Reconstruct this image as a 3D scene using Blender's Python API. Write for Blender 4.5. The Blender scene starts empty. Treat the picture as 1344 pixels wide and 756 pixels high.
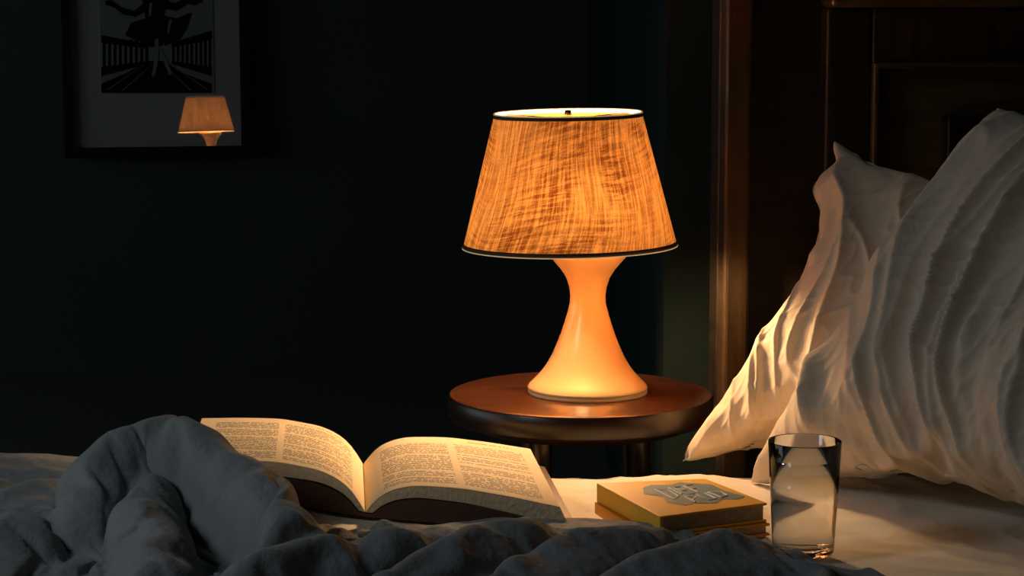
import bpy, bmesh, math, time
import numpy as np
from mathutils import Vector, Matrix, noise
T0=time.time()
sc=bpy.context.scene
F=3000.0; TH=math.atan(398/F); H=1.19; BED=0.60
ct,st=math.cos(TH),math.sin(TH)
def ray(px,py):
    u=(px-672)/F; v=(378-py)/F
    return Vector((u, ct+v*st, -st+v*ct))
def P(px,py,d):
    r=ray(px,py); t=d/r.y
    return Vector((r.x*t, d, H+r.z*t))
def PZ(px,py,z):
    r=ray(px,py); t=(z-H)/r.z
    return Vector((r.x*t, r.y*t, z))
# ---------- camera
cam=bpy.data.cameras.new('camera'); co=bpy.data.objects.new('camera',cam); sc.collection.objects.link(co)
co.location=(0,0,H); co.rotation_euler=(math.pi/2-TH,0,0); cam.lens=F*36/1344; cam.sensor_width=36
cam.clip_start=0.05
sc.camera=co
sc.view_settings.view_transform='Standard'
# ---------- material helpers
def mat(name,col,rough=.6,spec=.5,bump=0,bscale=50,metal=0,var=0,vscale=8,sheen=0,coat=0,emis=None,estr=0):
    m=bpy.data.materials.new(name); m.use_nodes=True; nt=m.node_tree; b=nt.nodes['Principled BSDF']
    b.inputs['Base Color'].default_value=(*col,1); b.inputs['Roughness'].default_value=rough
    b.inputs['Specular IOR Level'].default_value=spec; b.inputs['Metallic'].default_value=metal
    if sheen: b.inputs['Sheen Weight'].default_value=sheen
    if coat: b.inputs['Coat Weight'].default_value=coat; b.inputs['Coat Roughness'].default_value=.15
    tc=nt.nodes.new('ShaderNodeTexCoord')
    if emis: b.inputs['Emission Color'].default_value=(*emis,1); b.inputs['Emission Strength'].default_value=estr
    n=nt.nodes.new('ShaderNodeTexNoise'); n.inputs['Scale'].default_value=vscale; n.inputs['Detail'].default_value=5
    nt.links.new(tc.outputs['Object'],n.inputs['Vector'])
    mx=nt.nodes.new('ShaderNodeMix'); mx.data_type='RGBA'
    mx.inputs['A'].default_value=(*[c*(1-var) for c in col],1); mx.inputs['B'].default_value=(*[min(1,c*(1+var)) for c in col],1)
    nt.links.new(n.outputs['Fac'],mx.inputs['Factor']); nt.links.new(mx.outputs['Result'],b.inputs['Base Color'])
    if bump:
        n2=nt.nodes.new('ShaderNodeTexNoise'); n2.inputs['Scale'].default_value=bscale; n2.inputs['Detail'].default_value=6
        nt.links.new(tc.outputs['Object'],n2.inputs['Vector'])
        bp=nt.nodes.new('ShaderNodeBump'); bp.inputs['Strength'].default_value=bump; bp.inputs['Distance'].default_value=.01
        nt.links.new(n2.outputs['Fac'],bp.inputs['Height']); nt.links.new(bp.outputs['Normal'],b.inputs['Normal'])
    return m
def wood(name,c1,c2,rough=.3,scale=(3,30,30),coat=.3):
    m=bpy.data.materials.new(name); m.use_nodes=True; nt=m.node_tree; b=nt.nodes['Principled BSDF']
    tc=nt.nodes.new('ShaderNodeTexCoord'); mp=nt.nodes.new('ShaderNodeMapping'); mp.inputs['Scale'].default_value=scale
    n=nt.nodes.new('ShaderNodeTexNoise'); n.inputs['Scale'].default_value=1.5; n.inputs['Detail'].default_value=8; n.inputs['Distortion'].default_value=.6
    cr=nt.nodes.new('ShaderNodeValToRGB'); cr.color_ramp.elements[0].color=(*c1,1); cr.color_ramp.elements[1].color=(*c2,1)
    cr.color_ramp.elements[0].position=.3; cr.color_ramp.elements[1].position=.72
    nt.links.new(tc.outputs['Object'],mp.inputs['Vector']); nt.links.new(mp.outputs['Vector'],n.inputs['Vector'])
    nt.links.new(n.outputs['Fac'],cr.inputs['Fac']); nt.links.new(cr.outputs['Color'],b.inputs['Base Color'])
    bp=nt.nodes.new('ShaderNodeBump'); bp.inputs['Strength'].default_value=.12; bp.inputs['Distance'].default_value=.003
    nt.links.new(n.outputs['Fac'],bp.inputs['Height']); nt.links.new(bp.outputs['Normal'],b.inputs['Normal'])
    b.inputs['Roughness'].default_value=rough; b.inputs['Coat Weight'].default_value=coat; b.inputs['Coat Roughness'].default_value=.2
    return m
def obj(name,verts,faces,m=None,parent=None,smooth=False,uv=None):
    me=bpy.data.meshes.new(name); me.from_pydata([tuple(v) for v in verts],[],faces); me.update()
    if uv is not None:
        ul=me.uv_layers.new(name='UVMap')
        for l in me.loops: ul.data[l.index].uv=uv[l.vertex_index]
    o=bpy.data.objects.new(name,me); sc.collection.objects.link(o)
    if m: me.materials.append(m)
    if parent: o.parent=parent
    if smooth:
        for p in me.polygons: p.use_smooth=True
    return o
def empty(name,loc=(0,0,0)):
    e=bpy.data.objects.new(name,None); e.empty_display_size=.05; sc.collection.objects.link(e); e.location=loc; return e
def box(name,x0,x1,y0,y1,z0,z1,m,parent=None,bev=0,mw=None):
    v=[(x,y,z) for x in (x0,x1) for y in (y0,y1) for z in (z0,z1)]
    f=[(0,1,3,2),(4,6,7,5),(0,4,5,1),(2,3,7,6),(0,2,6,4),(1,5,7,3)]
    o=obj(name,v,f,m,parent)
    if bev:
        md=o.modifiers.new('b','BEVEL'); md.width=bev; md.segments=3
    if mw is not None: o.matrix_world=mw
    return o
def lathe(name,prof,m,parent=None,seg=96,closed=False,uvs=False):
    verts=[];faces=[];uv=[]
    n=len(prof)
    cols=seg+1 if uvs else seg
    for i,(r,z) in enumerate(prof):
        for j in range(cols):
            a=2*math.pi*j/seg; verts.append((r*math.cos(a),r*math.sin(a),z)); uv.append((j/seg,i/(n-1)))
    for i in range(n-1):
        for j in range(seg):
            k=(j+1) if uvs else (j+1)%seg
            faces.append((i*cols+j,i*cols+k,(i+1)*cols+k,(i+1)*cols+j))
    o=obj(name,verts,faces,m,parent,True,uv if uvs else None)
    return o
def tube(name,pts,rad,m,parent=None,res=8):
    cu=bpy.data.curves.new(name,'CURVE'); cu.dimensions='3D'; cu.bevel_depth=rad; cu.bevel_resolution=res; cu.use_fill_caps=True
    s=cu.splines.new('POLY'); s.points.add(len(pts)-1)
    for i,p in enumerate(pts): s.points[i].co=(*p,1)
    o=bpy.data.objects.new(name,cu); sc.collection.objects.link(o); cu.materials.append(m)
    if parent: o.parent=parent
    return o
# ---------- room
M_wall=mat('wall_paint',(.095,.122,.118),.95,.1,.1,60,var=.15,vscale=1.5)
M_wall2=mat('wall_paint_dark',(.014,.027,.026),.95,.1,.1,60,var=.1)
M_floor=wood('floor_wood',(.095,.115,.110),(.11,.13,.125),.9,(2,14,2),0)
box('floor',-6,5,-2,10,-.05,0,M_floor)
box('ceiling',-6,5,-2,10,2.7,2.75,M_wall)
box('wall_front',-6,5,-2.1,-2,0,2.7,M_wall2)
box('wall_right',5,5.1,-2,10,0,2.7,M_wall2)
# left wall; its wide window opening is unseen, added for the cool fill
wl_=[(-2,1.0,0,2.7),(5.6,10,0,2.7),(1.0,5.6,0,.5),(1.0,5.6,2.4,2.7)]
for i,(a,b,c,d) in enumerate(wl_): box('wall_left' if i==0 else 'wall_left.%03d'%i,-6.1,-6,a,b,c,d,M_wall)
wn=empty('added_window')
M_wf=mat('window_frame_paint',(.5,.5,.5),.5)
for i,(a,b,c,d) in enumerate([(1.0,1.06,.5,2.4),(5.54,5.6,.5,2.4),(3.27,3.33,.5,2.4),(1.06,5.54,.5,.56),(1.06,5.54,2.34,2.4)]):
    box('sash_%d'%i,-6.07,-6.02,a,b,c,d,M_wf,wn)
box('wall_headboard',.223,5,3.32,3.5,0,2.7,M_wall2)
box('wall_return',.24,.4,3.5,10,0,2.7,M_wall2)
YAW=math.radians(11)
LX=(P(771,516,2.9)).x
pc=P(270,150,7.0)
lampc=P(747,236,2.9)
nrm=((Vector((0,0,H))-pc).normalized()+(lampc-pc).normalized()).normalized()
yaw=math.atan2(nrm.x,-nrm.y)
Mw=Matrix.Translation((pc.x,7.05,0))@Matrix.Rotation(yaw,4,'Z')
box('wall_back',-6,3,0,.1,0,2.7,M_wall,mw=Mw)
# ---------- picture frame
pf=empty('framed_picture')
zax=nrm; xax=Vector((-nrm.y,nrm.x,0)).normalized(); yax=zax.cross(xax).normalized()
Mf=Matrix((( xax.x,yax.x,zax.x,pc.x),(xax.y,yax.y,zax.y,pc.y),(xax.z,yax.z,zax.z,pc.z),(0,0,0,1)))
Mi=Mf.inverted()
def FP(px,py):
    r=ray(px,py); o=Vector((0,0,H)); t=(pc-o).dot(nrm)/r.dot(nrm); q=Mi@(o+r*t); return q.x,q.y
x0,yb=FP(85,208); x1,_=FP(328,204); xi0,ybi=FP(97,194); xi1,_=FP(317,192); 
hgt=.78; yt=yb+hgt; fw=xi0-x0
M_frame=mat('frame_black',(.010,.010,.012),.5)
M_mat=mat('mat_board',(.88,.91,.92),.9)
M_print=mat('print_paper',(.60,.65,.66),.9,var=.25,vscale=9)
M_ink=mat('print_ink',(.015,.018,.020),.9,.1)
def fbox(n,a,b,c,d,e,f,m):
    o=box(n,a,b,c,d,e,f,m,pf); o.matrix_world=Mf; return o
fbox('frame_bottom',x0,x1,yb,ybi,-.02,.008,M_frame); fbox('frame_top',x0,x1,yt-fw,yt,-.02,.008,M_frame)
fbox('frame_side_a',x0,xi0,ybi,yt-fw,-.02,.008,M_frame); fbox('frame_side_b',xi1,x1,ybi,yt-fw,-.02,.008,M_frame)
fbox('mat_board',xi0,xi1,ybi,yt-fw,-.015,-.008,M_mat)
ax0,ay0=FP(133,122); ax1,ay1=FP(278,-60)
fbox('print',ax0,ax1,ay0,ay1,-.008,-.006,M_print)
def ink(n,pts,dz=0,m=None):
    vs=[(*FP(*p),-.0055+dz) for p in pts]; o=obj(n,vs,[tuple(range(len(vs)))],m or M_ink,pf); o.matrix_world=Mf
ink('ground',[(133,122),(133,110),(165,96),(195,80),(215,80),(240,96),(278,110),(278,122)])
ink('rail_top_a',[(133,46),(195,58),(195,64),(133,56)]); ink('rail_low_a',[(133,88),(195,80),(195,84),(133,100)])
ink('rail_top_b',[(278,40),(225,56),(225,62),(278,52)]); ink('rail_low_b',[(278,88),(225,80),(225,84),(278,100)])
for i in range(9):
    x=135+i*7; ink('bal_a%d'%i,[(x,52),(x+3.6,52),(x+3.6,92-i),(x,93-i)])
for i in range(9):
    x=226+i*6; ink('bal_b%d'%i,[(x,58-i*.9),(x+3.2,58-i*.9),(x+3.2,84+i),(x,84+i)])
ink('sky_dark',[(133,-60),(278,-60),(278,-30),(230,-24),(180,-28),(133,-26)])
ink('head',[(196,-22),(203,-26),(210,-22),(211,-14),(205,-8),(198,-10)],.0004)
ink('torso',[(186,-2),(196,-8),(212,-8),(222,-2),(216,16),(214,30),(222,48),(212,60),(198,62),(184,54),(192,34),(190,18)],.0004)
ink('arm_a',[(192,2),(176,14),(160,10),(146,0),(137,1),(139,6),(150,10),(162,19),(178,22),(192,14)],.0005)
ink('arm_b',[(214,0),(230,4),(244,-4),(256,0),(264,-3),(266,2),(256,7),(246,5),(232,14),(216,12)],.0005)
ink('skirt_a',[(190,24),(172,30),(164,46),(176,52),(198,58),(204,40)],.0005)
ink('skirt_b',[(212,20),(232,24),(252,16),(246,36),(236,52),(216,60)],.0005)
M_leg=mat('print_light',(.6,.63,.63),.9)
def legp(n,pts):
    ink(n,pts,.0009,M_leg)
legp('leg_a',[(203,52),(208,50),(208,78),(203,100),(199,100),(203,76)]); legp('leg_b',[(208,62),(213,66),(226,96),(222,99)])
legp('highlight_a',[(196,4),(200,3),(198,22),(195,20)]); legp('highlight_b',[(222,26),(226,25),(222,44),(219,44)])
for i,(a,b) in enumerate([((140,118),(190,84)),((160,119),(200,84)),((272,118),(222,84)),((250,119),(214,84))]):
    legp('deck_line%d'%i,[a,(a[0]+2,a[1]),(b[0]+.6,b[1]),b])
mg=bpy.data.materials.new('picture_glass'); mg.use_nodes=True; nt=mg.node_tree; nt.nodes.clear()
out=nt.nodes.new('ShaderNodeOutputMaterial'); mx=nt.nodes.new('ShaderNodeMixShader'); tr=nt.nodes.new('ShaderNodeBsdfTransparent'); gl=nt.nodes.new('ShaderNodeBsdfGlossy')
gl.inputs['Roughness'].default_value=.012; mx.inputs[0].default_value=.34
nt.links.new(tr.outputs[0],mx.inputs[1]); nt.links.new(gl.outputs[0],mx.inputs[2]); nt.links.new(mx.outputs[0],out.inputs[0])
gp=obj('glass_pane',[(xi0,ybi,.0),(xi1,ybi,.0),(xi1,yt-fw,.0),(xi0,yt-fw,.0)],[(0,1,2,3)],mg,pf); gp.matrix_world=Mf

# ---------- headboard
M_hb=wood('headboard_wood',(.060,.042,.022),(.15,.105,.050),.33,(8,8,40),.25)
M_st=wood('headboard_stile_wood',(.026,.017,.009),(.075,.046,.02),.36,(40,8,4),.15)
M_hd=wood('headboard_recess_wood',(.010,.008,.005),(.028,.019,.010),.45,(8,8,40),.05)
hb=empty('headboard')
hp=P(950,300,3.05); hn=Vector((math.sin(YAW),-math.cos(YAW),0))
Mh=Matrix.Translation((hp.x,hp.y,0))@Matrix.Rotation(YAW,4,'Z'); Mhi=Mh.inverted()
def HP(px,py):
    r=ray(px,py); o=Vector((0,0,H)); t=(hp-o).dot(hn)/r.dot(hn); q=Mhi@(o+r*t); return q.x,q.z
def hbox(n,a,b,c,d,z0,z1,bev=.004,m=None):
    o=box(n,a,b,c,d,z0,z1,m or M_hb,hb,bev); o.matrix_world=Mh; return o
s1=HP(985,300)[0]; s2=HP(1085,60)[0]; s3,zt3=HP(1145,84); s4,zt4=HP(1245,152); ztop=HP(1085,10)[1]
RW=1.5
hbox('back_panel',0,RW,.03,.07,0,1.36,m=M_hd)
hbox('stile',0,s1,-.004,.03,0,1.36,.006,M_st)
hbox('panel_field',s3,RW,.022,.035,.3,ztop,.003)
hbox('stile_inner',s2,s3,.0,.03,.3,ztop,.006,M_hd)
hbox('rail_top',s2,RW,-.018,.03,ztop,ztop+.03,.008)
hbox('rail_inner',s3,RW,-.0,.03,zt3,ztop,.004,M_st)
hbox('moulding_v',s3,s3+.008,-.008,.03,.3,zt3,.003); hbox('moulding_h',s3,RW,-.008,.03,zt3-.006,zt3+.002,.003)
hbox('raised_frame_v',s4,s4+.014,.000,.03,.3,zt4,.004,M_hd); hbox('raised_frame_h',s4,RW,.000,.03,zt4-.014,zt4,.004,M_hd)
hbox('raised_panel',s4+.03,RW,.014,.03,.3,zt4-.03,.006)
hbox('cap',-.01,RW,-.02,.07,1.36,1.40,.008,M_st)

# ---------- bed
M_sheet=mat('sheet_cotton',(.88,.78,.64),.85,.2,.25,35,sheen=.2)
M_bf=wood('bed_frame_wood',(.012,.007,.004),(.03,.016,.008),.4)
bed=empty('bed')
EDGE=2.735
def rbox_grid(name,x0,x1,y0,y1,z0,z1,r,nx,ny,m,parent):
    def prof(a0,a1,n):
        L=[(a0,z0,0)]
        for k in range(7):
            t=math.pi/2*k/6; L.append((a0+r-r*math.cos(t),z1-r+r*math.sin(t),0))
        for k in range(1,n): L.append((a0+r+(a1-a0-2*r)*k/n,z1,0))
        for k in range(7):
            t=math.pi/2*(6-k)/6; L.append((a1-r+r*math.cos(t),z1-r+r*math.sin(t),0))
        L.append((a1,z0,0)); return L
    A=prof(x0,x1,nx);B=prof(y0,y1,ny)
    v=[];
    for (x,zx,_) in A:
        for (y,zy,_) in B:
            z=min(zx,zy)
            if z>z1-.04:
                k=noise.noise(Vector((x*3,y*3,9)))
                z+=.005*noise.noise(Vector((x*7,y*9,1)))+.004*(1-2*abs(noise.noise(Vector((x*14+y*9+k*2,y*6-x*3,5)))))**3
            v.append((x,y,z))
    nb=len(B)
    f=[(i*nb+j,(i+1)*nb+j,(i+1)*nb+j+1,i*nb+j+1) for i in range(len(A)-1) for j in range(nb-1)]
    return obj(name,v,f,m,parent,True)
rbox_grid('fitted_sheet',-1.15,1.0,1.2,EDGE,.34,BED,.045,280,190,M_sheet,bed)
box('mattress_core',-1.12,.97,1.23,EDGE-.03,.3,.55,M_sheet,bed)
box('bed_base',-1.15,1.0,1.2,EDGE,.14,.335,M_bf,bed,.01)
for i,(x,y) in enumerate([(-1.08,1.27),(.93,1.27),(-1.08,2.66),(.93,2.66)]): box('leg_%d'%i,x-.03,x+.03,y-.03,y+.03,0,.14,M_bf,bed)

# ---------- nightstand
LD=2.9
tc_=P(762,525,LD); tz=P(771,515,LD).z
TR=(937-586)/2/F*LD*1.005
ns=empty('nightstand',(tc_.x,LD,0))
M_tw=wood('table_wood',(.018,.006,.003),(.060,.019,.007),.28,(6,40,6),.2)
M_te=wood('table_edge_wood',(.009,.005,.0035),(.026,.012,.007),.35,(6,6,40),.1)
M_tl=wood('table_leg_wood',(.012,.007,.005),(.035,.018,.01),.3)
th=.032
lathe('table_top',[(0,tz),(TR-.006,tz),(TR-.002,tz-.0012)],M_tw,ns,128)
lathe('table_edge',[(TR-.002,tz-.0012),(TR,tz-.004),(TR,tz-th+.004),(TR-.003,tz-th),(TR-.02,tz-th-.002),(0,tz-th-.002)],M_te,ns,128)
lathe('apron',[(TR-.028,tz-th),(TR-.030,tz-th-.01),(TR-.04,tz-th-.012),(0,tz-th-.012)],M_tl,ns,96)
for i,(px,dd,spl) in enumerate([(711,-.10,.0),(838,-.06,.02),(700,.1,-.02),(822,.11,.02)]):
    x=P(px,570,LD+dd).x-tc_.x
    tube('leg_%d'%i,[(x,dd,tz-th-.004),(x+spl*2,dd*1.2,0.006)],.0135,M_tl,ns)
# ---------- lamp
lamp=empty('table_lamp',(LX,LD,tz))
s=LD/F
def zy(py): return P(771,py,LD).z-tz
prof=[(0,zy(325)),(54,zy(325)),(55,zy(330)),(51,zy(336)),(44,zy(344)),(36,zy(353)),(29,zy(364)),(25,zy(376)),(23.3,zy(388)),(24,zy(398)),(27,zy(410)),(31,zy(423)),(36,zy(438)),(42,zy(453)),(48.5,zy(467)),(56,zy(480)),(64,zy(490)),(71.5,zy(498)),(77.5,zy(503.5)),(79.5,zy(506.5)),(80,zy(508)),(79,zy(509.5)),(77.5,zy(510.2)),(79.5,zy(511)),(80,zy(513)),(79,zy(515)),(76,0.0005),(0,0.0005)]
M_ceramic=mat('lamp_ceramic_glow',(.70,.51,.25),.3,.5,var=.06,vscale=14,emis=(1,.54,.17),estr=.03,coat=.4)  # slight emission put into the ceramic to imitate lamplight on the body
lathe('lamp_body',[(r*s,z) for r,z in prof],M_ceramic,lamp,96)
msd=bpy.data.materials.new('shade_fabric'); msd.use_nodes=True; nt=msd.node_tree; nt.nodes.clear(); N=nt.nodes.new; Lk=nt.links.new
out=N('ShaderNodeOutputMaterial'); tcn=N('ShaderNodeTexCoord')
met=N('ShaderNodeMapping'); met.inputs['Scale'].default_value=(4.4,1,1); Lk(tcn.outputs['UV'],met.inputs['Vector'])
wnz=N('ShaderNodeTexNoise'); wnz.inputs['Scale'].default_value=.9; wnz.inputs['Detail'].default_value=0; Lk(met.outputs[0],wnz.inputs['Vector'])
wsub=N('ShaderNodeVectorMath'); wsub.operation='SUBTRACT'; wsub.inputs[1].default_value=(.5,.5,.5); Lk(wnz.outputs['Color'],wsub.inputs[0])
wsc=N('ShaderNodeVectorMath'); wsc.operation='SCALE'; wsc.inputs['Scale'].default_value=.45; Lk(wsub.outputs[0],wsc.inputs[0])
wad=N('ShaderNodeVectorMath'); wad.operation='ADD'; Lk(met.outputs[0],wad.inputs[0]); Lk(wsc.outputs[0],wad.inputs[1])
def streak(scale,rot,dist,det=5):
    mr=N('ShaderNodeMapping'); mr.inputs['Rotation'].default_value=(0,0,rot); mp=N('ShaderNodeMapping'); mp.inputs['Scale'].default_value=scale
    Lk(wad.outputs[0],mr.inputs['Vector']); Lk(mr.outputs[0],mp.inputs['Vector'])
    n=N('ShaderNodeTexNoise'); n.inputs['Scale'].default_value=1; n.inputs['Detail'].default_value=det; n.inputs['Distortion'].default_value=dist; n.inputs['Roughness'].default_value=.7
    Lk(mp.outputs[0],n.inputs['Vector']); return n
def rampf(n,a,b):
    r=N('ShaderNodeMapRange'); r.inputs['From Min'].default_value=a; r.inputs['From Max'].default_value=b; Lk(n.outputs['Fac'],r.inputs['Value']); return r
def mth(op,a,b):
    n=N('ShaderNodeMath'); n.operation=op
    for i,x in enumerate((a,b)):
        if isinstance(x,(int,float)): n.inputs[i].default_value=x
        else: Lk(x,n.inputs[i])
    return n.outputs[0]
A=rampf(streak((38,2.6,1),.16,.2,5),.41,.57).outputs[0]; B=rampf(streak((3.0,36,1),-.06,.2,5),.43,.58).outputs[0]
C=rampf(streak((1.3,1.0,1),.3,.5,2),.42,.60).outputs[0]; D=rampf(streak((90,90,1),.0,0,2),.35,.65).outputs[0]
f=mth('ADD',mth('MULTIPLY',A,.62),mth('MULTIPLY',mth('MULTIPLY',B,mth('ADD',C,.3)),.46)); f=mth('ADD',mth('MULTIPLY',f,.85),mth('MULTIPLY',D,.24))
mc=N('ShaderNodeMix'); mc.data_type='RGBA'; mc.inputs['A'].default_value=(.90,.39,.085,1); mc.inputs['B'].default_value=(.22,.055,.009,1); Lk(f,mc.inputs['Factor'])
df=N('ShaderNodeBsdfDiffuse'); tl=N('ShaderNodeBsdfTranslucent'); ms=N('ShaderNodeMixShader'); ms.inputs[0].default_value=.045
Lk(mc.outputs['Result'],df.inputs[0]); Lk(mc.outputs['Result'],tl.inputs[0]); Lk(df.outputs[0],ms.inputs[1]); Lk(tl.outputs[0],ms.inputs[2])
em=N('ShaderNodeEmission'); em.inputs[1].default_value=.25; Lk(mc.outputs['Result'],em.inputs[0]); ad=N('ShaderNodeAddShader'); Lk(ms.outputs[0],ad.inputs[0]); Lk(em.outputs[0],ad.inputs[1]); Lk(ad.outputs[0],out.inputs[0])
zb=P(747,322,LD).z-tz; zt=P(745,148,LD).z-tz
rb=141*s; rt=96.5*s
sh=empty('lampshade'); sh.parent=lamp; sh.location=((747-771)*s,0,zb); hh=zt-zb
sh.rotation_euler=(0,math.radians(-1.0),0)
lathe('shade_wall',[(rb+(rt-rb)*k/20,hh*k/20) for k in range(21)],msd,sh,128,uvs=True)
M_trim=mat('shade_trim',(.05,.022,.01),.7)
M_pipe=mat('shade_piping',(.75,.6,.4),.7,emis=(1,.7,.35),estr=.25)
M_lin=mat('shade_lining',(.95,.88,.72),.9)
lathe('lining_rim',[(rb+(rt-rb)*k-.0010,hh*k) for k in (.972,1.0)],M_lin,sh,128)
def band(n,z0,z1,off,m):
    def R(z): return rb+(rt-rb)*z/hh
    lathe(n,[(R(z0)+.0003,z0),(R(z0)+off,z0),(R(z1)+off,z1),(R(z1)+.0003,z1)],m,sh,128)
band('trim_bottom',.000,.0048,.0012,M_trim); band('piping_bottom',-.0014,0,.0012,M_pipe)
band('trim_top',hh-.0052,hh-.001,.0012,M_trim); band('piping_top',hh-.001,hh+.0008,.0012,M_pipe)
M_brass=mat('brass',(.6,.42,.18),.3,metal=1)
for k in range(3):
    a=k*2*math.pi/3+.5
    tube('spider_%d'%k,[(0,0,hh-.008),(math.cos(a)*(rt-.003),math.sin(a)*(rt-.003),hh-.004)],.0013,M_brass,sh,3)
lathe('finial',[(0,hh+.004),(.004,hh+.003),(.005,hh-.004),(.003,hh-.012),(0,hh-.012)],M_brass,sh,24)
tube('stem',[(0,0,hh-.01),(0,0,hh*.62)],.003,M_brass,sh)
tube('socket',[(0.01,0,-.004),(.004,0,hh*.14)],.012,M_brass,sh)
M_bulb=mat('bulb_glass',(1,.9,.7),.3,emis=(1,.75,.42),estr=6)
lathe('bulb',[(0.010,hh*.13),(.014,hh*.18),(.024,hh*.27),(.028,hh*.35),(.024,hh*.43),(.012,hh*.48),(0,hh*.49)],M_bulb,sh,32)
def plight(name,loc,power,col,rad):
    l=bpy.data.lights.new(name,'POINT'); l.energy=power; l.color=col; l.shadow_soft_size=rad
    o=bpy.data.objects.new(name,l); sc.collection.objects.link(o); o.location=loc; return o
shc=Vector((LX-24*s,LD,tz+zb))
plight('lamp_bulb_light',shc+Vector((0.0,-.045,hh*.30)),6.8,(1,.68,.34),.02)
plight('lamp_bulb_light.001',shc+Vector((0.0,.045,hh*.30)),6.8,(1,.68,.34),.02)

# ---------- open book
def page_mat(name,seed):
    m=bpy.data.materials.new(name); m.use_nodes=True; nt=m.node_tree; b=nt.nodes['Principled BSDF']; b.inputs['Roughness'].default_value=.8
    N=nt.nodes.new; L=nt.links.new
    tc=N('ShaderNodeTexCoord'); sp=N('ShaderNodeSeparateXYZ'); L(tc.outputs['UV'],sp.inputs[0])
    def M(op,a,b=None,c=None):
        n=N('ShaderNodeMath'); n.operation=op
        for i,x in enumerate((a,b,c)):
            if x is None: continue
            if isinstance(x,(int,float)): n.inputs[i].default_value=x
            else: L(x,n.inputs[i])
        return n.outputs[0]
    U,V=sp.outputs[0],sp.outputs[1]
    vl=M('MULTIPLY',V,40.0); fr=M('FRACT',vl); row=M('FLOOR',vl)
    line=M('LESS_THAN',fr,.55)
    cb=N('ShaderNodeCombineXYZ'); L(M('MULTIPLY',U,85.0),cb.inputs[0]); L(M('MULTIPLY',row,7.31),cb.inputs[1]); cb.inputs[2].default_value=seed
    n=N('ShaderNodeTexNoise'); n.inputs['Scale'].default_value=1; n.inputs['Detail'].default_value=1; L(cb.outputs[0],n.inputs['Vector'])
    word=M('GREATER_THAN',n.outputs['Fac'],.44)
    def rng(x,a,b): return M('MULTIPLY',M('GREATER_THAN',x,a),M('LESS_THAN',x,b))
    cols=M('ADD',rng(U,.10,.49),rng(U,.53,.93))
    vm=rng(V,.07,.90)
    cb2=N('ShaderNodeCombineXYZ'); L(M('MULTIPLY',M('GREATER_THAN',U,.51),13.0),cb2.inputs[0]); L(M('MULTIPLY',row,3.77),cb2.inputs[1]); cb2.inputs[2].default_value=seed+4
    wn=N('ShaderNodeTexWhiteNoise'); L(cb2.outputs[0],wn.inputs['Vector'])
    para=M('LESS_THAN',wn.outputs['Value'],.90)
    f=M('MULTIPLY',M('MULTIPLY',M('MULTIPLY',line,word),M('MULTIPLY',cols,vm)),para)
    head=M('MULTIPLY',M('MULTIPLY',rng(V,.93,.945),rng(U,.62,.88)),word)
    f=M('MULTIPLY',M('MAXIMUM',f,head),.80)
    mx=N('ShaderNodeMix'); mx.data_type='RGBA'; mx.inputs['A'].default_value=(.82,.67,.45,1); mx.inputs['B'].default_value=(.09,.06,.035,1); L(f,mx.inputs['Factor']); L(mx.outputs['Result'],b.inputs['Base Color'])
    return m
M_edge=mat('page_edges',(.62,.48,.30),.85,bump=.4,bscale=200,var=.2,vscale=120)
M_cov=mat('book_cover_brown',(.05,.018,.010),.5)
book=empty('open_book')
bz=BED+.010
S0=Vector((-.162,2.472,bz+.012)); S1=Vector((-.181,2.727,bz+.012))
def lerp(a,b,t): return a+(b-a)*t
def page_block(name,O0,O1,prof,m,flip):
    ns_=28; nv=12
    ts=[p[0] for p in prof]
    tt=np.linspace(0,1,ns_+1); h=np.array([float(np.interp(t,ts,[p[1] for p in prof])) for t in tt])
    for _ in range(3): h[1:-1]=(h[:-2]+2*h[1:-1]+h[2:])/4
    V=[];Fc=[];UV=[]
    for j in range(nv+1):
        b=j/nv
        for i,t in enumerate(tt):
            s_=lerp(S0,S1,b); o_=lerp(O0,O1,b); p=lerp(s_,o_,t); p=Vector((p.x,p.y,bz+h[i]+(o_.z)*t)); V.append(p); UV.append((t if not flip else 1-t,b))
    W=ns_+1
    for j in range(nv):
        for i in range(ns_):
            q=(j*W+i,j*W+i+1,(j+1)*W+i+1,(j+1)*W+i); Fc.append(q if not flip else q[::-1])
    obj(name,V,Fc,m,book,True,UV)
    V2=[];F2=[];TK=.010
    for lay in (0,1):
        for j in (0,nv):
            b=j/nv
            for i,t in enumerate(tt):
                s_=lerp(S0,S1,b); o_=lerp(O0,O1,b)
                if lay==0: p=V[j*W+i]-Vector((0,0,.0004))
                else:
                    q=lerp(s_,o_,t*1.05); p=Vector((q.x,q.y,max(bz+.002+o_.z*t,V[j*W+i].z-TK-.012*t)))
                V2.append(p)
    for i in range(ns_):
        F2.append((i,i+1,2*W+i+1,2*W+i)); F2.append((W+i,W+i+1,3*W+i+1,3*W+i)); F2.append((2*W+i,2*W+i+1,3*W+i+1,3*W+i))
    F2.append((ns_,W+ns_,3*W+ns_,2*W+ns_))
    obj(name+'_block',V2,F2,M_edge,book)
    V3=[];
    for lay in (0,1):
        for b in (-.02,1.02):
            for i,t in enumerate(tt):
                s_=lerp(S0,S1,b); o_=lerp(O0,O1,b); j=0 if b<.5 else nv
                q=lerp(s_,o_,t*1.09); zt_=max(bz+.001+o_.z*t,V[j*W+i].z-TK-.012*t-.001)
                V3.append(Vector((q.x,q.y,zt_ if lay==0 else bz-.002+o_.z*t)))
    F3=[]
    for i in range(ns_):
        F3+= [(i,i+1,2*W+i+1,2*W+i),(W+i,W+i+1,3*W+i+1,3*W+i),(i,i+1,W+i+1,W+i),(2*W+i,2*W+i+1,3*W+i+1,3*W+i)]
    F3.append((ns_,W+ns_,3*W+ns_,2*W+ns_))
    obj(name+'_cover',V3,F3,M_cov,book)
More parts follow.
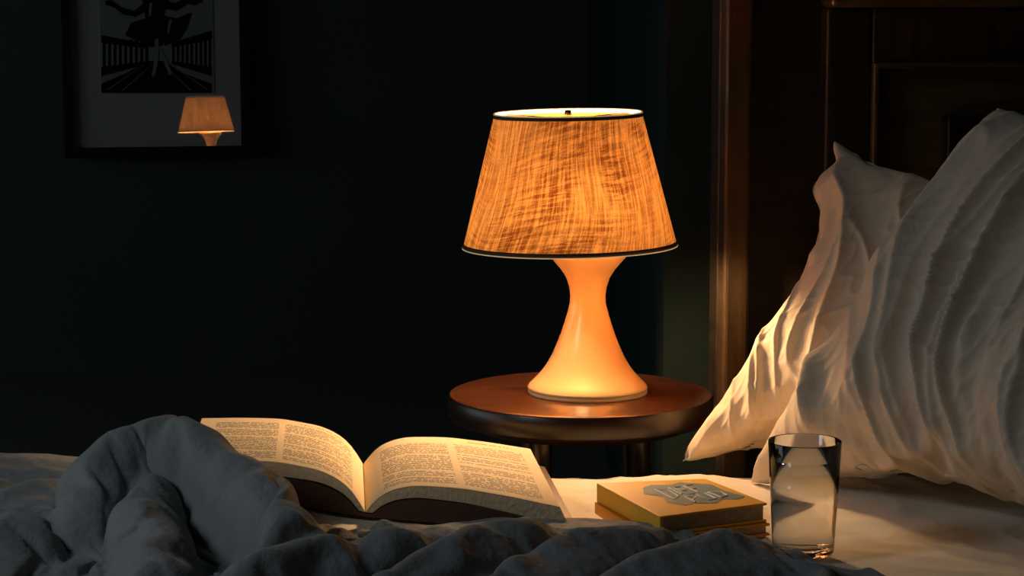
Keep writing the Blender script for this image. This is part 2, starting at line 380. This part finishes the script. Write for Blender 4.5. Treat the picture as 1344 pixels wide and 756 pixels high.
O0=PZ(735,663,bz+.028); O1=PZ(696,587,bz+.028); O0.z=O1.z=0
page_block('right_page',O0,O1,[(0,.002),(.04,.016),(.12,.029),(.25,.037),(.5,.038),(.75,.033),(1,.026)],page_mat('page_print_right',1.0),False)
L1=P(265,549,2.80); L0=Vector((L1.x+.022,L1.y-.255,L1.z))
L1.z=L1.z-(bz+.030); L0.z=L1.z
page_block('left_page',L0,L1,[(0,.002),(.04,.018),(.12,.033),(.25,.042),(.5,.044),(.75,.038),(1,.030)],page_mat('page_print_left',7.0),True)
# ---------- book stack
M_yel=mat('cover_yellow',(1.0,.50,.035),.5,var=.05,vscale=30)
M_or=mat('cover_orange',(.88,.36,.03),.5,var=.1,vscale=30)
M_blue=mat('cover_slate',(.12,.22,.27),.6,var=.35,vscale=60)
M_white=mat('cover_lettering',(.92,.88,.76),.6)
def closed_book(name,cs,z0,t,mcov):
    e=empty(name)
    c=[Vector((a,b,0)) for a,b in cs]; ctr=sum(c,Vector())/4
    def slab(n,cc,za,zb_,m,bev=.0008):
        v=[(p.x,p.y,za) for p in cc]+[(p.x,p.y,zb_) for p in cc]
        o=obj(n,v,[(3,2,1,0),(4,5,6,7),(0,1,5,4),(1,2,6,5),(2,3,7,6),(3,0,4,7)],m,e)
        md=o.modifiers.new('b','BEVEL'); md.width=bev; md.segments=2
    ins=[ctr+(p-ctr)*.955 for p in c]
    slab('back_cover',c,z0,z0+.0028,mcov); slab('front_cover',c,z0+t-.0028,z0+t,mcov)
    slab('pages',ins,z0+.0028,z0+t-.0028,M_edge,.0003)
    d=(ctr-(c[0]+c[3])/2).normalized()*.004
    slab('spine',[c[0],c[0]+d,c[3]+d,c[3]],z0+.001,z0+t-.001,mcov)
    return e
Z1=BED+.006; t1=.014; t2=.021; ZT=Z1+t1+t2
qa=[PZ(783,634,ZT),PZ(926,628,ZT),PZ(1007,660,ZT),PZ(866,678,ZT)]
cs=[(p.x,p.y) for p in qa]
closed_book('hardcover_book',cs,Z1+t1,t2,M_yel)
c2=[(x+dx,y+dy) for (x,y),(dx,dy) in zip(cs,[(-.002,.002),(.003,.003),(.003,-.004),(-.010,-.008)])]
closed_book('hardcover_book.001',c2,Z1,t1-.0005,M_or)
tb=bpy.data.objects['hardcover_book']
def quad(u,v):
    A,B,C,D=[Vector(p) for p in cs]
    return lerp(lerp(A,D,v),lerp(B,C,v),u)
blob=[(.30,.22),(.42,.14),(.58,.18),(.70,.11),(.84,.19),(.92,.25),(.90,.5),(.95,.74),(.84,.80),(.74,.74),(.62,.84),(.45,.78),(.35,.82),(.26,.68),(.32,.52),(.21,.40)]
vv=[(*quad(u,v),ZT+.0004) for u,v in blob]
obj('cover_art',vv,[tuple(range(len(vv)))],M_blue,tb)
strokes=[[(.36,.30),(.36,.62)],[(.36,.30),(.46,.34),(.44,.55),(.36,.62)],[(.50,.28),(.50,.50)],[(.54,.28),(.54,.52),(.62,.50)],[(.54,.40),(.61,.38)],[(.54,.28),(.62,.26)],
 [(.66,.24),(.66,.48)],[(.66,.24),(.75,.22)],[(.66,.36),(.73,.34)],[(.48,.58),(.47,.76)],[(.48,.58),(.57,.60),(.48,.70)],[(.60,.55),(.61,.74),(.69,.72),(.70,.52)],[(.74,.50),(.75,.70)],[(.74,.50),(.84,.54),(.83,.66),(.75,.70)]]
for i,stt in enumerate(strokes): tube('letter_%d'%i,[(*quad(u,v),ZT+.0004) for u,v in stt],.0012,M_white,tb,2)
# ---------- glass of water
gw=empty('water_glass')
gd=2.318; gx=P(1054,728,gd).x
gb=BED+.005
R1=49/F*gd; R0=41/F*gd; gh=P(1052,578,gd).z-gb
gm=bpy.data.materials.new('clear_glass'); gm.use_nodes=True; b=gm.node_tree.nodes['Principled BSDF']; b.inputs['Transmission Weight'].default_value=1; b.inputs['Roughness'].default_value=0; b.inputs['IOR'].default_value=1.45; b.inputs['Base Color'].default_value=(.97,.99,1,1)
wm=bpy.data.materials.new('water'); wm.use_nodes=True; b=wm.node_tree.nodes['Principled BSDF']; b.inputs['Transmission Weight'].default_value=1; b.inputs['Roughness'].default_value=0; b.inputs['IOR'].default_value=1.33
w=.0011; bt=.010
def Rg(z): return R0+(R1-R0)*z/gh
lathe('tumbler',[(0,0),(R0-.003,0),(R0-.0008,.001),(Rg(.004),.004),(Rg(gh*.5),gh*.5),(R1,gh-.001),(R1-.0004,gh),(R1-w,gh-.0008),(Rg(gh*.5)-w,gh*.5),(Rg(bt)-w,bt+.004),(Rg(bt)-w-.004,bt),(0,bt)],gm,gw,96)
wl=gh*.845
lathe('water',[(0,bt-.0006),(Rg(bt)-w-.004,bt-.0006),(Rg(bt)-w+.0004,bt+.004),(Rg(gh*.5)-w+.0004,gh*.5),(Rg(wl)-w+.0004,wl),(0,wl)],wm,gw,96)
gw.location=(gx,gd,gb)

# ---------- cloth sims
sc.frame_start=1; sc.frame_end=60
NF=42
def pillow_mesh(name,w,h,nx,ny,t0=.012):
    V=[];idx={}
    def add(i,j,side):
        edge=i in(0,nx) or j in(0,ny)
        k=(i,j,0 if edge else side)
        if k not in idx:
            x=(i/nx-.5)*w; y=(j/ny-.5)*h
            a=abs(2*i/nx-1); b_=abs(2*j/ny-1)
            x*=1-.05*(1-b_**2); y*=1-.05*(1-a**2)
            z=0 if edge else side*t0*(1-a**4)*(1-b_**4)+.003*noise.noise(Vector((x*25,y*25,side*3.)))
            idx[k]=len(V); V.append((x,y,z))
        return idx[k]
    Fc=[]
    for sd in (1,-1):
        for i in range(nx):
            for j in range(ny):
                q=(add(i,j,sd),add(i+1,j,sd),add(i+1,j+1,sd),add(i,j+1,sd)); Fc.append(q if sd>0 else q[::-1])
    return obj(name,V,Fc,None,None,True)
def cloth(o,pressure=None,grav=1,shrink=0,bend=.5,tens=15,mass=.3,q=5,collide=False,selfc=False,pin=None,damp=5):
    md=o.modifiers.new('Cloth','CLOTH'); s_=md.settings; s_.quality=q; s_.mass=mass
    s_.tension_stiffness=tens; s_.compression_stiffness=tens; s_.shear_stiffness=5; s_.bending_stiffness=bend; s_.air_damping=damp
    s_.effector_weights.gravity=grav; s_.shrink_min=shrink
    if pressure: s_.use_pressure=True; s_.uniform_pressure_force=pressure
    md.collision_settings.use_collision=collide
    md.collision_settings.distance_min=.006
    md.collision_settings.use_self_collision=selfc; md.collision_settings.self_distance_min=.006
    if pin: s_.vertex_group_mass=pin
    md.point_cache.frame_start=1; md.point_cache.frame_end=NF
    return md
p1=pillow_mesh('pillow',.62,.48,64,50); p2=pillow_mesh('pillow.001',.70,.56,64,52)
for p in (p1,p2): cloth(p,pressure=3.0,grav=0,shrink=-.04,bend=.2,tens=12); p.location=(20,0,5)
p2.location=(25,0,5)
# duvet
def seg(x,y,pts,w_,h_):
    best=9;bt_=0
    n=len(pts)-1
    for k in range(n):
        ax,ay=pts[k];bx,by=pts[k+1]; dx,dy=bx-ax,by-ay; t=((x-ax)*dx+(y-ay)*dy)/(dx*dx+dy*dy); t=max(0,min(1,t))
        d=math.hypot(x-ax-dx*t,y-ay-dy*t)
        if d<best: best=d;bt_=(k+t)/n
    if best>=w_: return 0
    return h_*math.sin(math.pi*(.12+.76*bt_))**.5*(math.cos(best/w_*math.pi/2))**1.3
RID=[([(-.435,2.30),(-.425,2.39),(-.375,2.425),(-.32,2.38),(-.27,2.30),(-.22,2.19)],.046,.080),
     ([(-.42,2.44),(-.36,2.455),(-.31,2.42)],.045,.046),
     ([(-.385,2.36),(-.365,2.25),(-.33,2.1)],.034,.052),
     ([(-.28,2.33),(-.24,2.23),(-.17,2.13)],.036,.038),
     ([(-.50,2.34),(-.50,2.25),(-.52,2.1)],.045,.030),
     ([(-.95,2.66),(-.7,2.62),(-.5,2.60)],.05,.030),
     ([(-.9,2.5),(-.65,2.46),(-.5,2.42)],.045,.03),
     ([(-.9,2.3),(-.7,2.3),(-.52,2.22)],.05,.034),
     ([(-.24,2.06),(-.16,2.16),(-.08,2.24)],.034,.032),
     ([(-.12,2.08),(-.03,2.2),(.03,2.28)],.032,.030),
     ([(.0,2.05),(.07,2.15),(.13,2.23)],.032,.028),
     ([(.1,2.05),(.2,2.14),(.28,2.16)],.034,.026)]
def hf(x,y):
    z=0
    dx,dy=x+.37,y-2.40
    z+=.020*math.exp(-((dx/.10)**2+(dy/.09)**2))
    m_=0;s_=0
    for pts,w_,h_ in RID:
        v=seg(x,y,pts,w_,h_); m_=max(m_,v); s_+=v
    z+=.75*m_+.25*s_
    return z
nx,ny=160,110
def grid(name,fn,nx,ny):
    V=[fn(i/nx,j/ny) for i in range(nx+1) for j in range(ny+1)]
    Fc=[(i*(ny+1)+j,(i+1)*(ny+1)+j,(i+1)*(ny+1)+j+1,i*(ny+1)+j+1) for i in range(nx) for j in range(ny)]
    return obj(name,V,Fc,None,None,True)
xf=[-1.05,-.6,-.47,-.38,-.30,-.24,-.18,-.1,.0,.1,.18,.27,.36,.5]; yf=[2.70,2.70,2.66,2.54,2.46,2.39,2.36,2.36,2.38,2.36,2.31,2.23,2.16,2.06]
def duv(u,v):
    x=-1.05+1.55*u; y1=float(np.interp(x,xf,yf))+.012*noise.noise(Vector((x*12,0,3))); y=1.75+(y1-1.75)*v
    return (x,y,BED+.014+hf(x,y)*1.0+.007*noise.noise(Vector((x*16,y*16,2.2)))+.004*noise.noise(Vector((x*34+y*10,y*25,7.2))))
col=grid('collider',lambda u,v:(-1.3+2.0*u,1.6+1.2*v,BED+.005+hf(-1.3+2.0*u,1.6+1.2*v)),160,110)
cm=col.modifiers.new('c','COLLISION'); col.collision.thickness_outer=.006; col.collision.cloth_friction=20
dv=grid('duvet',duv,nx,ny)
vg=dv.vertex_groups.new(name='pin')
for i in range(nx+1):
    for j in range(ny+1):
        if i in(0,nx) or j==0: vg.add([i*(ny+1)+j],1.0,'REPLACE')
cloth(dv,grav=1,shrink=-.22,bend=2.2,tens=15,collide=True,selfc=False,pin='pin')
print('setup',time.time()-T0)
for f in range(1,NF+1): sc.frame_set(f)
print('sim',time.time()-T0)
dg=bpy.context.evaluated_depsgraph_get()
def bake(o):
    me=bpy.data.meshes.new_from_object(o.evaluated_get(dg)); o.modifiers.clear(); o.vertex_groups.clear(); o.data=me
    a=np.empty(len(me.vertices)*3); me.vertices.foreach_get('co',a); return a.reshape(-1,3)
ds=[]
for o in (p1,p2,dv):
    a=bake(o); ds.append(a); print(o.name,a.min(0),a.max(0))
bpy.data.objects.remove(col)
sc.frame_set(1)
M_pil=mat('pillow_cotton',(.84,.69,.51),.85,.2,.2,60,sheen=.12)
M_pil2=mat('pillow_cotton_shaded',(.70,.585,.45),.85,.2,.2,60,sheen=.08)  # front pillow's copy of the cotton, darkened as if less light reached it
M_duv=mat('duvet_cotton',(.24,.26,.27),.85,.2,.3,90,sheen=.2,var=.1)
def ridged(x): return 1-2*abs(x)
def place_pillow(o,a,O,U,W,T,seed,amp,m,barrel=0,ear=0):
    o.location=(0,0,0)
    o.data.vertices.foreach_set('co',a.ravel()); o.data.update()
    md=o.modifiers.new('s','SUBSURF'); md.levels=2; md.render_levels=2
    bpy.context.view_layer.update(); d2=bpy.context.evaluated_depsgraph_get(); me=bpy.data.meshes.new_from_object(o.evaluated_get(d2)); o.modifiers.clear(); o.data=me
    c=np.empty(len(me.vertices)*3); me.vertices.foreach_get('co',c); c=c.reshape(-1,3)
    mn,mxx=c.min(0),c.max(0); n=W.cross(U).normalized()
    if n.y>0: n=-n
    Wn=W.normalized()
    out=np.empty_like(c)
    tsc=T/(mxx[2]-mn[2])
    for k,(x,y,z) in enumerate(c):
        u=(x-mn[0])/(mxx[0]-mn[0]); v=(y-mn[1])/(mxx[1]-mn[1]); zz=z*tsc*(1.3-.6*v)
        a_,b_=2*u-1,2*v-1
        if barrel:
            vv_=max(0,b_)
            u=.5+.5*a_*(1-barrel*vv_**3); v=.5+.5*b_*(1-barrel*.8*(abs(a_)**3 if b_>0 else 0))
        e=min(1,5*min(u,1-u,v,1-v)+.1)
        w_=noise.noise(Vector((u*1.8+v*1.2,v*1.0-u*.3,seed)))
        w2=noise.noise(Vector((u*4+v,v*3,seed+9)))
        f1=max(0,ridged(noise.noise(Vector((u*5+v*2.4+w_*1.6,v*1.3+w_*.6,seed)))))**3*amp
        msk=.35+.65*min(1,max(0,.5+2*noise.noise(Vector((u*3,v*2.5,seed+3)))))
        f2=max(0,ridged(noise.noise(Vector((u*10+v*4+w_*2.6+w2*.8,v*2.4+w2*.6,seed+5)))))**3*amp*.45*msk
        f3=max(0,ridged(noise.noise(Vector((u*16-v*9+w2*2,v*7+u*4,seed+7)))))**4*amp*.16*msk
        g=max(0,1-v/.35)**1.5; f4=max(0,ridged(noise.noise(Vector((u*20+v*6+w_*2,v*2,seed+11)))))**2*amp*.3*g
        zz+=(1 if z>0 else -1)*(f1+f2+f3+f4-amp*.5)*e
        p=O+W*u+U*v+n*zz
        p+=Wn*(.008*noise.noise(Vector((v*4,seed,u*3))))*e
        if ear:
            q=math.exp(-((v-.84)/.055)**2)*max(0,1-u/.22)**1.5; p-=Wn*ear*q; p-=n*(-.35*ear)*q
            q=math.exp(-((v-.93)/.03)**2)*max(0,1-u/.15); p+=Wn*ear*.35*q
        if p.z<BED+.004: p.z=BED+.004+ (p.z-BED-.004)*.04
        out[k]=p
    me.vertices.foreach_set('co',out.ravel()); me.update(); me.materials.clear(); me.materials.append(m)
    for p in me.polygons: p.use_smooth=True
O1_=Vector((.20,2.755,.605)); 
place_pillow(p1,ds[0],O1_,P(1095,186,2.90)-O1_,Vector((.80,-.42,0)).normalized()*.46,.16,1.3,.018,M_pil,ear=.026)
O2_=Vector((.285,2.665,.60))
place_pillow(p2,ds[1],O2_,P(1294,112,2.80)-O2_,Vector((.5,-.86,0)).normalized()*.62,.23,4.1,.024,M_pil2,barrel=.14)
a=ds[2]; a[:,2]=np.maximum(a[:,2],BED+.0125+.002*np.sin(a[:,0]*40)); dv.data.vertices.foreach_set('co',a.ravel()); dv.data.update(); dv.data.materials.append(M_duv)
for p in dv.data.polygons: p.use_smooth=True
md=dv.modifiers.new('sm','SMOOTH'); md.factor=.5; md.iterations=1
md=dv.modifiers.new('sol','SOLIDIFY'); md.thickness=.008; md.offset=0
md=dv.modifiers.new('s','SUBSURF'); md.levels=1; md.render_levels=2
# ---------- lights
w_=bpy.data.worlds.new('world'); sc.world=w_; w_.use_nodes=True
w_.node_tree.nodes['Background'].inputs[0].default_value=(.42,.48,.54,1); w_.node_tree.nodes['Background'].inputs[1].default_value=.05
def area(name,loc,target,sx,sy,power,col,spread=180):
    l=bpy.data.lights.new(name,'AREA'); l.energy=power; l.color=col; l.shape='RECTANGLE'; l.size=sx; l.size_y=sy; l.spread=math.radians(spread)
    o=bpy.data.objects.new(name,l); sc.collection.objects.link(o); o.location=loc
    o.rotation_euler=(Vector(target)-Vector(loc)).to_track_quat('-Z','Y').to_euler(); return o
area('cool_fill_light',(-5.95,3.3,1.5),(0,3.3,1.0),4.2,1.7,24,(.88,.95,1))  # added cool fill for the room, set at the unseen opening
area('cool_fill_light.001',(-1.7,1.3,1.9),(-.42,2.25,.6),.5,.5,1.3,(.86,.94,1),80)  # added fill inside the room, aimed at the duvet bunch
print('done',time.time()-T0)
